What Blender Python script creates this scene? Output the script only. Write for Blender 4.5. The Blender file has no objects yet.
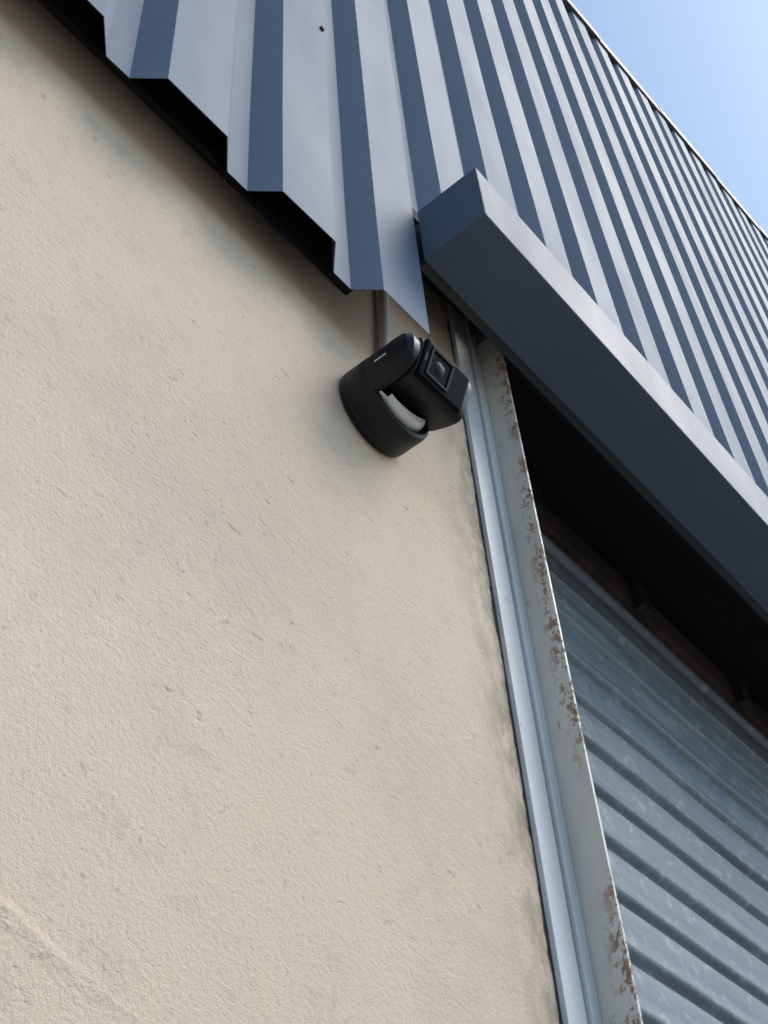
import bpy, bmesh, math, random
import numpy as np
from mathutils import Vector, Matrix, noise
random.seed(4)
S=bpy.context.scene
COL=S.collection
E=1.55   # eye height; all building heights below are given relative to the eye
# ---------------------------------------------------------------- helpers
def link(o,parent=None):
    COL.objects.link(o)
    if parent: o.parent=parent
    return o
def empty(name,loc=(0,0,0)):
    o=bpy.data.objects.new(name,None); o.location=loc; COL.objects.link(o); o.empty_display_size=.1; return o
def mesh(name,verts,faces,mat=None,parent=None,smooth=False):
    me=bpy.data.meshes.new(name); me.from_pydata([tuple(v) for v in verts],[],faces); me.update()
    if smooth:
        for p in me.polygons: p.use_smooth=True
    o=bpy.data.objects.new(name,me)
    if mat: me.materials.append(mat)
    return link(o,parent)
def box(name,x0,x1,y0,y1,z0,z1,mat,parent=None,bev=0.0,seg=2):
    bm=bmesh.new(); bmesh.ops.create_cube(bm,size=1)
    for v in bm.verts:
        v.co=Vector((x0+(v.co.x+.5)*(x1-x0),y0+(v.co.y+.5)*(y1-y0),z0+(v.co.z+.5)*(z1-z0)))
    if bev>0: bmesh.ops.bevel(bm,geom=bm.edges[:],offset=bev,segments=seg,affect='EDGES',profile=.6)
    me=bpy.data.meshes.new(name); bm.to_mesh(me); bm.free(); me.materials.append(mat)
    o=bpy.data.objects.new(name,me); return link(o,parent)
def extrude_poly(name,pts,axis_vec,mat,parent=None):
    n=len(pts); a=Vector(axis_vec)
    vs=[Vector(p) for p in pts]+[Vector(p)+a for p in pts]
    fs=[list(range(n))[::-1],[n+i for i in range(n)]]
    for i in range(n):
        j=(i+1)%n; fs.append([i,j,n+j,n+i])
    o=mesh(name,vs,fs,mat,parent)
    bm=bmesh.new(); bm.from_mesh(o.data); bmesh.ops.recalc_face_normals(bm,faces=bm.faces); bm.to_mesh(o.data); bm.free()
    return o
class NT:
    def __init__(s,name):
        s.m=bpy.data.materials.new(name); s.m.use_nodes=True; s.t=s.m.node_tree; s.n=s.t.nodes; s.l=s.t.links
        s.b=s.n["Principled BSDF"]; s.tc=s.n.new("ShaderNodeTexCoord")
    def map(s,scale=(1,1,1),rot=(0,0,0),src=None):
        m=s.n.new("ShaderNodeMapping"); m.inputs["Scale"].default_value=scale; m.inputs["Rotation"].default_value=rot
        s.l.new(src or s.tc.outputs["Object"],m.inputs["Vector"]); return m.outputs["Vector"]
    def noise(s,scale,detail=4,rough=.55,vec=None,dist=0):
        k=s.n.new("ShaderNodeTexNoise"); k.inputs["Scale"].default_value=scale; k.inputs["Detail"].default_value=detail
        k.inputs["Roughness"].default_value=rough; k.inputs["Distortion"].default_value=dist
        s.l.new(vec or s.tc.outputs["Object"],k.inputs["Vector"]); return k.outputs["Fac"]
    def ramp(s,fac,stops):
        k=s.n.new("ShaderNodeValToRGB"); e=k.color_ramp.elements
        while len(e)<len(stops): e.new(.5)
        for i,(p,c) in enumerate(stops):
            e[i].position=p; e[i].color=(c,c,c,1) if not hasattr(c,'__len__') else (*c,1)
        s.l.new(fac,k.inputs["Fac"]); return k.outputs["Color"]
    def mix(s,fac,a,b,mode='MIX'):
        k=s.n.new("ShaderNodeMix"); k.data_type='RGBA'; k.blend_type=mode
        for v,i in ((fac,0),(a,6),(b,7)):
            if isinstance(v,(int,float)): k.inputs[i].default_value=v if i==0 else (v,v,v,1)
            elif isinstance(v,tuple): k.inputs[i].default_value=(*v,1)
            else: s.l.new(v,k.inputs[i])
        return k.outputs[2]
    def math(s,op,a,b=0.0,clamp=False):
        k=s.n.new("ShaderNodeMath"); k.operation=op; k.use_clamp=clamp
        for i,v in enumerate((a,b)):
            if isinstance(v,(int,float)): k.inputs[i].default_value=v
            else: s.l.new(v,k.inputs[i])
        return k.outputs[0]
    def bump(s,h,strength=.5,dist=.002,prev=None):
        k=s.n.new("ShaderNodeBump"); k.inputs["Strength"].default_value=strength; k.inputs["Distance"].default_value=dist
        s.l.new(h,k.inputs["Height"])
        if prev: s.l.new(prev,k.inputs["Normal"])
        return k.outputs["Normal"]
    def set(s,**kw):
        for k,v in kw.items():
            i=s.b.inputs[k.replace("_"," ")]
            if isinstance(v,tuple): i.default_value=(*v,1)
            elif isinstance(v,(int,float)): i.default_value=v
            else: s.l.new(v,i)
        return s
    def sep(s):
        k=s.n.new("ShaderNodeSeparateXYZ"); s.l.new(s.tc.outputs["Object"],k.inputs[0]); return k.outputs

# ---------------------------------------------------------------- materials
P=NT("plaster")
big=P.noise(1.3,3,.6); mid=P.noise(9,4,.65,None,.6)
fine=P.noise(150,4,.8)
blob=P.noise(46,3,.65,P.map((1,1,1.35)),.7)
dash2=P.noise(1.0,3,.6,P.map((38,1,92),(0,.25,0)),.8)
c=P.mix(P.ramp(big,[(.35,0.),(.68,1.)]),(.625,.505,.395),(.69,.57,.46))
c=P.mix(P.math('MULTIPLY',P.ramp(mid,[(.45,0.),(.75,1.)]),.38),c,(.68,.54,.39))
c=P.mix(P.math('MULTIPLY',P.ramp(P.noise(2.4,5,.7),[(.48,0.),(.70,1.)]),.48),c,(.50,.43,.365))
c=P.mix(P.math('MULTIPLY',P.ramp(P.noise(17,4,.7),[(.58,0.),(.72,1.)]),.36),c,(.42,.36,.305))
c=P.mix(P.math('MULTIPLY',P.ramp(P.noise(48,3,.7),[(.66,0.),(.72,1.)]),.5),c,(.29,.25,.21))
area=P.ramp(P.noise(4.5,3,.6),[(.40,.15),(.62,1.)])
pit2=P.math('MULTIPLY',P.ramp(dash2,[(.27,1.),(.35,0.)]),area)
c=P.mix(P.math('MULTIPLY',pit2,.50),c,(.34,.27,.21))
c=P.mix(P.math('MULTIPLY',P.ramp(fine,[(.34,1.),(.46,0.)]),.38),c,(.40,.33,.265))
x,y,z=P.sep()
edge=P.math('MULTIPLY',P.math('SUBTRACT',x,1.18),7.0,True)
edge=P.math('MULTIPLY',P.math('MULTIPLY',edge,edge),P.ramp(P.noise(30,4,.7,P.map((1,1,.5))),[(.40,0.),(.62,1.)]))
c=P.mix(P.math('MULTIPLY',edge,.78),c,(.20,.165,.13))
h=P.math('SUBTRACT',P.math('MULTIPLY',fine,1.15),P.math('MULTIPLY',pit2,.6))
h=P.math('ADD',h,P.math('MULTIPLY',P.math('MULTIPLY',blob,area),.9))
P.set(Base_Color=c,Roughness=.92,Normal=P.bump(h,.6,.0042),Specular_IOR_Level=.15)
PLASTER=P.m

def painted(name,col,rough,metal=0.0,dust=.25,spec=.5):
    M=NT(name)
    d=M.ramp(M.noise(3,4,.65,M.map((1,1,.35))),[(.4,0.),(.75,1.)])
    sp=M.ramp(M.noise(90,2,.6),[(.62,0.),(.75,1.)])
    cc=M.mix(M.math('MULTIPLY',d,dust),col,tuple(min(1,v*1.35+.01) for v in col))
    cc=M.mix(M.math('MULTIPLY',sp,.25),cc,tuple(v*1.4+.02 for v in col))
    r=M.math('ADD',M.math('MULTIPLY',d,.10),rough)
    M.set(Base_Color=cc,Roughness=r,Metallic=metal,Specular_IOR_Level=spec,Normal=M.bump(M.noise(6,2,.5),.25,.008))
    return M.m
CLAD=painted("anthracite_sheet",(.106,.142,.204),.58,0.0,.28,.26)
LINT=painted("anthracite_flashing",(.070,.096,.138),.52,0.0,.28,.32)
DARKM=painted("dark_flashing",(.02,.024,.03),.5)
CAPM=painted("roof_edge_trim",(.035,.045,.06),.5)
M=NT("black_membrane"); M.set(Base_Color=(.012,.013,.016),Roughness=.7,Normal=M.bump(M.noise(20,3,.6),.8,.02)); BLACK=M.m
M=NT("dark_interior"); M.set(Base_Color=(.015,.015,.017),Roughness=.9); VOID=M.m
def rusty(name,col,amount,edge=None):
    M=NT(name)
    n=M.noise(38,6,.72,M.map((1,1,.55)))
    n2=M.noise(5,3,.6)
    m=M.math('MULTIPLY',M.ramp(n,[(.60-amount,0.),(.66-amount,1.)]),M.ramp(n2,[(.46,0.),(.58,1.)]))
    if edge is not None:
        X,Y,Z=M.sep()
        k=M.math('MULTIPLY',M.math('SUBTRACT',edge,Y),50,True)
        k=M.math('MULTIPLY',k,M.ramp(M.noise(75,5,.7,M.map((1,1,.7))),[(.50,0.),(.55,1.)]))
        k=M.math('MULTIPLY',k,M.ramp(M.noise(4.5,3,.5),[(.42,0.),(.52,1.)]))
        m=M.math('MAXIMUM',m,k)
    dirt=M.ramp(M.noise(12,4,.65,M.map((1,1,.2))),[(.4,0.),(.75,1.)])
    cc=M.mix(M.math('MULTIPLY',dirt,.5),col,(.36,.33,.29))
    rc=M.mix(M.noise(120,2,.6),(.15,.06,.03),(.34,.17,.08))
    cc=M.mix(M.math('MULTIPLY',m,.85),cc,rc)
    M.set(Base_Color=cc,Roughness=M.mix(m,.45,.9),Normal=M.bump(M.math('SUBTRACT',M.math('MULTIPLY',n,.4),m),.5,.0015))
    return M.m
FRAME_A=rusty("painted_steel_strip",(.56,.60,.64),-.04)
FRAME_B=rusty("painted_steel_flange",(.60,.58,.53),-.01,edge=.745)
M=NT("galvanised_slats")
sm=M.ramp(M.noise(3.2,5,.68,M.map((.8,1,2.2),(0,.3,0)),.6),[(.50,0.),(.66,1.)])
st=M.ramp(M.noise(1.0,4,.65,M.map((3,1,40))),[(.45,0.),(.75,1.)])
cc=M.mix(M.math('MULTIPLY',st,.6),(.145,.185,.225),(.08,.10,.125))
cc=M.mix(M.math('MULTIPLY',sm,.42),cc,(.29,.33,.355))
cc=M.mix(M.math('MULTIPLY',M.ramp(M.noise(22,6,.78,None,.8),[(.55,0.),(.63,1.)]),.40),cc,(.42,.44,.46))
M.set(Base_Color=cc,Metallic=.08,Roughness=M.math('ADD',M.math('MULTIPLY',sm,.2),.55),Normal=M.bump(M.noise(30,3,.6),.25,.004),Specular_IOR_Level=.4)
GALV=M.m
M=NT("rusty_beam"); n=M.noise(9,5,.7)
M.set(Base_Color=M.ramp(n,[(.35,(.014,.011,.010)),(.55,(.045,.030,.026)),(.75,(.075,.052,.046))]),Roughness=.9,Normal=M.bump(n,.2,.003)); RUST=M.m
M=NT("concrete_yard"); n=M.noise(.8,6,.7)
M.set(Base_Color=M.ramp(n,[(.3,(.22,.20,.175)),(.7,(.30,.275,.24))]),Roughness=.95); YARD=M.m
def plastic(name,col,rough,b=.15,coat=0,spec=.5):
    M=NT(name); M.set(Base_Color=col,Roughness=rough,Normal=M.bump(M.noise(900,1,.5),b,.0006),Coat_Weight=coat,Specular_IOR_Level=spec); return M.m
BPL=plastic("black_plastic",(.005,.006,.008),.42,spec=.28); BGL=plastic("glossy_black",(.002,.003,.004),.25,0,0,.05)
LENS=plastic("lens_glass",(.012,.015,.024),.3,0,0,.08); GREYP=plastic("grey_plastic",(.028,.032,.037),.5,spec=.1)
PALE=plastic("pale_plastic",(.72,.74,.76),.35); CORD=plastic("beige_conduit",(.54,.50,.45),.6)

# ---------------------------------------------------------------- ground
g=mesh("ground",[(-300,-300,0),(300,-300,0),(300,300,0),(-300,300,0)],[(0,1,2,3)],YARD)

# ---------------------------------------------------------------- building
B=empty("garage_building")
WY=.78; T=.25
X0,X1=-3.0,20.0; RX=8.5
WE=1.322
def roofz(x):     # relative to the eye
    zr=6.634+.406*(RX-2.829)
    return zr-.406*abs(x-RX)
OX0,OX1,OZ=1.402,4.75,2.50
def wall(name,pts):
    return extrude_poly(name,[(x,WY,z+E) for x,z in pts],(0,T,0),PLASTER,B)
wall("wall_left",[(X0,-E),(WE,-E),(WE,OZ),(X0,OZ)])
wall("wall_jamb",[(WE,-E),(OX0,-E),(OX0,OZ),(WE,OZ)])
wall("wall_right",[(OX1,-E),(X1,-E),(X1,OZ),(OX1,OZ)])
wall("wall_gable",[(X0,OZ),(X1,OZ),(X1,roofz(X1)-.1),(RX,roofz(RX)-.1),(X0,roofz(X0)-.1)])
box("wall_side",X0,X0+T,WY+T,14,0,roofz(X0)-.15+E,PLASTER,B)
box("wall_side_far",X1-T,X1,WY+T,14,0,roofz(X1)-.15+E,PLASTER,B)
extrude_poly("wall_back",[(x,14,z+E) for x,z in [(X0,-E),(X1,-E),(X1,roofz(X1)-.1),(RX,roofz(RX)-.1),(X0,roofz(X0)-.1)]],(0,T,0),PLASTER,B)
for s,(a,b) in (("roof_slope",(X0-.2,RX)),("roof_slope_far",(RX,X1+.2))):
    pts=[(a,WY-.03,roofz(a)-.08+E),(b,WY-.03,roofz(b)-.08+E),(b,WY-.03,roofz(b)-.04+E),(a,WY-.03,roofz(a)-.04+E)]
    extrude_poly(s,pts,(0,14.3-WY,0),CAPM,B)
# faint seam in the render at the lower left
V=[];F=[]; n=240; m=18
for i in range(n+1):
    x=.30+.52*i/n
    zc=.540-.24*(x-.517)+.008*noise.noise(Vector((x*11,0,2)))
    wd=.016+.006*noise.noise(Vector((x*16,4,0)))
    fade=min(1,max(0,(.74-x)/.25))
    for j in range(m+1):
        t=j/m*2-1
        hh=fade*.0013*(1-t*t)**2*(1+.8*noise.noise(Vector((x*45,t*2,1))))-.0002*abs(t)**3
        V.append((x,WY-hh,zc+t*wd+E))
for i in range(n):
    for j in range(m): a=i*(m+1)+j; F.append((a,a+m+1,a+m+2,a+1))
mesh("render_seam",V,F,PLASTER,B,True)

VY,CY=.72,.68
PITCH=.24; C0=.7243
def cladding(name,xs,xe,zb,jit=.004):
    pr=[]; k=math.floor((xs-C0)/PITCH)-1
    while True:
        b=C0+k*PITCH
        for dx,yy in ((0,CY),(.120,CY),(.160,VY),(.203,VY)):
            pr.append((b+dx,yy))
        k+=1
        if b>xe: break
    def yat(x):
        for i in range(len(pr)-1):
            if pr[i][0]<=x<=pr[i+1][0]:
                t=(x-pr[i][0])/(pr[i+1][0]-pr[i][0]); return pr[i][1]+t*(pr[i+1][1]-pr[i][1])
    q=[(xs,yat(xs))]+[p for p in pr if xs+.001<p[0]<xe-.001]+[(xe,yat(xe))]
    V=[];F=[]; n=len(q); TH=.0012
    rows=14
    for r in range(rows+1):
        for i,(x,y) in enumerate(q):
            zt=roofz(x); z=zb+(zt-zb)*(r/rows)
            V.append((x+ .0020*noise.noise(Vector((x*3,z*1.3,1)))*(r>0),y+.003*noise.noise(Vector((x*4,z*1.1,7))),z+E))
    for r in range(rows):
        for i in range(n-1):
            F.append((r*n+i,r*n+i+1,(r+1)*n+i+1,(r+1)*n+i))
    o=mesh(name,V,F,CLAD,B)
    m=o.modifiers.new("t","SOLIDIFY"); m.thickness=TH; m.offset=0
    return o
cladding("cladding_sheets",X0,1.089,1.806)
cladding("cladding_sheets_above_door",1.0895,OX1+.35,2.20)
cladding("cladding_sheets_end",OX1+.3505,X1,1.806)
box("cladding_screw",.832,.841,.674,.684,2.615+E,2.628+E,BLACK,B,.002)
V=[];F=[]; nx=420; MX=.99
for i in range(nx+1):
    x=X0+(MX-X0)*i/nx
    zb=1.840+.020*noise.noise(Vector((x*6,0,3)))+.010*noise.noise(Vector((x*22,0,5)))-.030*math.exp(-((x-.80)/.09)**2)
    zb+=.05*max(0,(x-.90)/.09)**1.5
    for z,y in ((zb,.735+.006*noise.noise(Vector((x*9,1,0)))),(1.9,.74),(2.4,.74)): V.append((x,y,z+E))
for i in range(nx):
    for j in range(2): F.append((i*3+j,(i+1)*3+j,(i+1)*3+j+1,i*3+j+1))
mesh("membrane",V,F,BLACK,B)
box("batten",X0,MX,.745,WY-.001,1.92+E,1.98+E,BLACK,B)

def strip_trim(name,xa,xb):
    n=int((xb-xa)/.8)+1
    for i in range(n):
        a=xa+(xb-xa)*i/n; b=xa+(xb-xa)*(i+1)/n+.03
        dz=.008*(i%2); dy=.003*(i%2)
        za,zb=roofz(a)+dz,roofz(min(b,xb+.03))+dz
        pts=[(a,CY-.012-dy,za-.07+E),(b,CY-.012-dy,zb-.07+E),(b,CY-.012-dy,zb+.02+E),(a,CY-.012-dy,za+.02+E)]
        extrude_poly(name+"_%d"%i,pts,(0,.10+2*dy,0),CAPM,B)
strip_trim("edge_trim",X0,RX); strip_trim("edge_trim_far",RX,X1)

LX0,LX1=1.098,OX1+.35
LZ0,LZ1=2.057,2.231
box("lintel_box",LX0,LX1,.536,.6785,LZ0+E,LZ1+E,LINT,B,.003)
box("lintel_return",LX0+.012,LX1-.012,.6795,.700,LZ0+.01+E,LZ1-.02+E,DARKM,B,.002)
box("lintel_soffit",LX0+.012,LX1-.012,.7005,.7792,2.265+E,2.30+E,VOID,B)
for i in range(1,4):
    xx=LX0+i*1.15
    box("lintel_joint_%d"%i,xx,xx+.05,.5345,.5362,LZ0+.002+E,LZ1-.001+E,LINT,B)

box("frame_strip",WE,1.368,.770,.7795,0,2.262+E,FRAME_A,B,.0015)
box("frame_strip_inner",1.3705,1.3935,.764,.7795,0,2.262+E,FRAME_A,B,.0015)
box("frame_flange",1.394,1.400,.712,.7795,0,2.18+E,FRAME_B,B,.0012)
box("frame_bracket",1.375,1.45,.72,.76,2.19+E,2.262+E,DARKM,B,.004)
box("frame_far",OX1,OX1+.006,.712,.7795,0,2.21+E,FRAME_B,B,.0012)
V=[];F=[]; n=500
for i in range(n+1):
    z=-E+(2.2+E)*i/n
    w=.002+.007*max(0,noise.noise(Vector((z*9,2,0)))+.2)+.006*max(0,noise.noise(Vector((z*55,3,0))))
    V+= [(WE+.0002,.7788,z+E),(WE-w,.7788,z+E)]
for i in range(n): F.append((i*2,i*2+1,i*2+3,i*2+2))
mesh("plaster_gap",V,F,BLACK,B)

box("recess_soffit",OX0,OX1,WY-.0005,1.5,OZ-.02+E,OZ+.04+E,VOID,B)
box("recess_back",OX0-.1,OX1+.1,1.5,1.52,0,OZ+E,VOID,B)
box("recess_beam",OX0+.001,OX1-.001,.93,.99,2.13+E,2.21+E,RUST,B,.004)
for i in range(6):
    xx=1.80+i*.47+random.uniform(-.05,.05)
    box("beam_hanger_%d"%i,xx,xx+.05,.905,.932,2.115+E,2.20+E,BLACK,B,.003)
bm=bmesh.new(); bmesh.ops.create_cone(bm,cap_ends=True,segments=40,radius1=.15,radius2=.15,depth=OX1-OX0-.02)
me=bpy.data.meshes.new("roller_drum"); bm.to_mesh(me); bm.free(); me.materials.append(VOID)
o=link(bpy.data.objects.new("roller_drum",me),B); o.rotation_euler=(0,math.pi/2,0); o.location=((OX0+OX1)/2,1.17,2.33+E)
SP=.112; SY=.955
prof=[]
z=2.20; k=0
while z>-E:
    oy=random.uniform(-.0015,.0015)
    for t,dy in ((0,.004),(.05,-.001),(.10,-.004),(.5,-.0055),(.72,-.006),(.76,-.009),(.80,-.0115),(.85,-.012),(.90,-.009),(.94,-.002),(.97,.005)):
        zz=z-SP*t
        if zz>-E: prof.append((SY+dy+oy+random.uniform(-.0004,.0004),zz))
    z-=SP
prof.append((SY,-E))
V=[];F=[]; NX=40
for (y,zz) in prof:
    for i in range(NX+1):
        x=OX0+.004+(OX1-OX0-.008)*i/NX
        V.append((x,y+.005*noise.noise(Vector((x*1.9,zz*1.6,0)))+.0012*noise.noise(Vector((x*7,zz*9,4))),zz+E))
w=NX+1
for r in range(len(prof)-1):
    for i in range(NX): F.append((r*w+i,(r+1)*w+i,(r+1)*w+i+1,r*w+i+1))
mesh("roller_shutter",V,F,GALV,B,True)

# ---------------------------------------------------------------- security camera
Cx,Cz=1.0334,1.623
SC=empty("security_camera",(Cx,WY,Cz+E))
TR=math.radians(24)
def finish(me,mat,ang=.6):
    for p in me.polygons: p.use_smooth=True
    me.materials.append(mat)
    bm=bmesh.new(); bm.from_mesh(me); bmesh.ops.remove_doubles(bm,verts=bm.verts,dist=1e-5); bmesh.ops.recalc_face_normals(bm,faces=bm.faces)
    for e in bm.edges:
        if len(e.link_faces)==2 and e.calc_face_angle(0)>ang: e.smooth=False
    bm.to_mesh(me); bm.free()
def lathe(name,prof,mat,axis,loc=(0,0,0),seg=64,box_pow=2.0,twist=0.0):
    V=[];F=[]; n=len(prof)
    for s in range(seg):
        a=2*math.pi*s/seg; ca,sa=math.cos(a),math.sin(a)
        q=1.0/((abs(ca)**box_pow+abs(sa)**box_pow)**(1/box_pow))
        ca,sa=math.cos(a+twist),math.sin(a+twist)
        for r,hh in prof:
            if axis=='Y-': V.append((r*q*ca+loc[0],-hh+loc[1],r*q*sa+loc[2]))
            else: V.append((hh+loc[0],r*q*ca+loc[1],r*q*sa+loc[2]))
    for s in range(seg):
        t=(s+1)%seg
        for i in range(n-1): F.append((s*n+i,s*n+i+1,t*n+i+1,t*n+i))
    me=bpy.data.meshes.new(name); me.from_pydata(V,[],F); finish(me,mat)
    o=bpy.data.objects.new(name,me); return link(o,SC)
BR=.0785
lathe("base_drum",[(0,0.001),(.074,.001),(.0775,.004),(BR,.010),(BR,.052),(.0765,.059),(.072,.062),(.066,.061),(.063,.048),(0,.046)],BPL,'Y-')
lathe("base_joint_ring",[(BR-.001,.012),(BR+.0006,.0125),(BR+.0006,.0145),(BR-.001,.015)],GREYP,'Y-')
HY=-.104; HR=.0435; HX=.004
lathe("head_shell",[(0,-.058),(HR-.009,-.058),(HR-.0025,-.055),(HR,-.048),(HR,.060),(HR-.0025,.067),(HR-.009,.071),(HR-.014,.071),(HR-.015,.069),(0,.069)],BPL,'X',(HX,HY,0),96,4.2,TR)
def cheek(name,r,xr,mat):
    NZ,NY=32,16; V=[];F=[]
    def idx(s,i,j): return s*(NZ+1)*(NY+1)+i*(NY+1)+j
    for s in (0,1):
        for i in range(NZ+1):
            z=-r*math.cos(math.pi*i/NZ)
            yo=HY-math.sqrt(max(0,r*r-z*z)); 
            for j in range(NY+1):
                u=j/NY; y=-.015+(yo+.015)*u
                d=(y-yo)
                inset=.007*max(0,1-d/.010)**2
                xl=-math.sqrt((BR-.0008)**2-z*z)+inset
                V.append((xl if s==0 else xr,y,z))
    for i in range(NZ):
        for j in range(NY):
            F.append((idx(0,i,j),idx(0,i,j+1),idx(0,i+1,j+1),idx(0,i+1,j)))
            F.append((idx(1,i,j),idx(1,i+1,j),idx(1,i+1,j+1),idx(1,i,j+1)))
        F.append((idx(0,i,NY),idx(1,i,NY),idx(1,i+1,NY),idx(0,i+1,NY)))
        F.append((idx(0,i,0),idx(0,i+1,0),idx(1,i+1,0),idx(1,i,0)))
    for i in (0,NZ):
        for j in range(NY): F.append((idx(0,i,j),idx(1,i,j),idx(1,i,j+1),idx(0,i,j+1)))
    me=bpy.data.meshes.new(name); me.from_pydata(V,[],F); finish(me,mat)
    return link(bpy.data.objects.new(name,me),SC)
cheek("cheek",.044,-.0555,BPL)
def cbox(name,x0,x1,y0,y1,z0,z1,mat,bev,rotx=0,piv=(0,HY,0)):
    o=box(name,x0,x1,y0,y1,z0,z1,mat,SC,bev,3)
    if rotx:
        me=o.data; M4=Matrix.Translation(Vector(piv))@Matrix.Rotation(rotx,4,'X')@Matrix.Translation(-Vector(piv)); me.transform(M4)
    return o
cbox("face_panel",-.049,.058,HY-HR-.0035,HY-.02,-.036,.036,BGL,.006,TR)
# square bezel built of four bars around a recessed dark window
a0,a1,b0,b1=-.036,.016,-.026,.026
yb0,yb1=HY-HR-.0065,HY-HR-.0034
cbox("bezel_top",a0,a1,yb0,yb1,b1-.004,b1,GREYP,.001,TR)
cbox("bezel_bottom",a0,a1,yb0,yb1,b0,b0+.004,GREYP,.001,TR)
cbox("bezel_side",a0,a0+.004,yb0,yb1,b0+.0042,b1-.0042,GREYP,.001,TR)
cbox("bezel_side_far",a1-.004,a1,yb0,yb1,b0+.0042,b1-.0042,GREYP,.001,TR)
lens=lathe("lens",[(0,.0022),(.006,.0019),(.010,.0010),(.0125,0)],LENS,'Y-',(0,0,0),32)
lens.data.transform(Matrix.Translation((-.010,HY,0))@Matrix.Rotation(TR,4,'X')@Matrix.Translation((0,-HR-.0036,0)))
cbox("sensor_window",-.046,-.039,HY-HR-.0046,HY-.04,-.008,.008,GREYP,.0015,TR)
V=[];F=[]; n=40
for i in range(n+1):
    a=math.radians(228+(348-228)*i/n); tt=math.sin(math.pi*i/n)
    ro=.0615; ri=.0615-.012*tt-.001
    V+=[(ro*math.cos(a),-.055,ro*math.sin(a)),(ri*math.cos(a),-.076,ri*math.sin(a))]
for i in range(n): F.append((2*i,2*i+1,2*i+3,2*i+2))
o=mesh("pale_rim",V,F,PALE,SC,True); m=o.modifiers.new("t","SOLIDIFY"); m.thickness=.0015
for i in range(3):
    for j in range(3):
        lathe("vent_%d%d"%(i,j),[(0,.0692),(.0022,.0692),(.0022,.0702),(0,.0702)],GREYP,'X',(HX,HY+(i-1)*.013,(j-1)*.013),10)
for i in range(6):
    cbox("lettering_%d"%i,-.0784,-.0770,-.078-.0040*i,-.0755-.0040*i,-.002,.0010 if i%2 else .002,PALE,0)
cu=bpy.data.curves.new("conduit","CURVE"); cu.dimensions='3D'; cu.bevel_depth=.0095; sp=cu.splines.new('BEZIER'); pts=[(.015,-.014,.06),(.040,-.012,.22),(.054,-.014,.46)]
sp.bezier_points.add(2)
for p,c_ in zip(sp.bezier_points,pts): p.co=c_; p.handle_left_type=p.handle_right_type='AUTO'
o=bpy.data.objects.new("conduit",cu); cu.materials.append(CORD); link(o,SC)

# ---------------------------------------------------------------- light
w=bpy.data.worlds.new("World"); S.world=w; w.use_nodes=True
nt=w.node_tree; bg=nt.nodes["Background"]; sky=nt.nodes.new("ShaderNodeTexSky"); sky.sky_type='NISHITA'; sky.sun_disc=False
sd=Vector((.48,-.50,.80)).normalized()
el=math.asin(sd.z); az=math.atan2(sd.x,sd.y)
sky.sun_elevation=el; sky.sun_rotation=az; sky.air_density=1.0; sky.dust_density=1.5; sky.ozone_density=1.0
mx=nt.nodes.new("ShaderNodeMix"); mx.data_type='RGBA'; mx.blend_type='MULTIPLY'; mx.inputs[0].default_value=1; mx.inputs[7].default_value=(1.32,1.50,1.50,1)
nt.links.new(sky.outputs[0],mx.inputs[6]); nt.links.new(mx.outputs[2],bg.inputs[0]); bg.inputs[1].default_value=.15
L=bpy.data.lights.new("sun","SUN"); L.energy=2.4; L.angle=math.radians(38); L.color=(1,.93,.87)
lo=bpy.data.objects.new("sun",L); COL.objects.link(lo); lo.rotation_euler=sd.to_track_quat('Z','Y').to_euler(); lo.location=(5,-5,20)

# ---------------------------------------------------------------- camera
f=1303.
Vv=Vector((-99.,1202.,-f)).normalized(); Hv=Vector((1536.,-1286.,-f)); Hv=(Hv-Vv*Hv.dot(Vv)).normalized(); Yv=Vv.cross(Hv)
R=Matrix((Hv,Yv,Vv)).to_4x4()
cam=bpy.data.cameras.new("Camera"); co=bpy.data.objects.new("Camera",cam); COL.objects.link(co)
cam.sensor_width=36; cam.lens=36*f/1024; cam.clip_start=.02; cam.clip_end=1000
co.matrix_world=Matrix.Translation((0,0,E))@R
S.camera=co
S.view_settings.view_transform='Standard'; S.view_settings.look='None'; S.view_settings.exposure=0
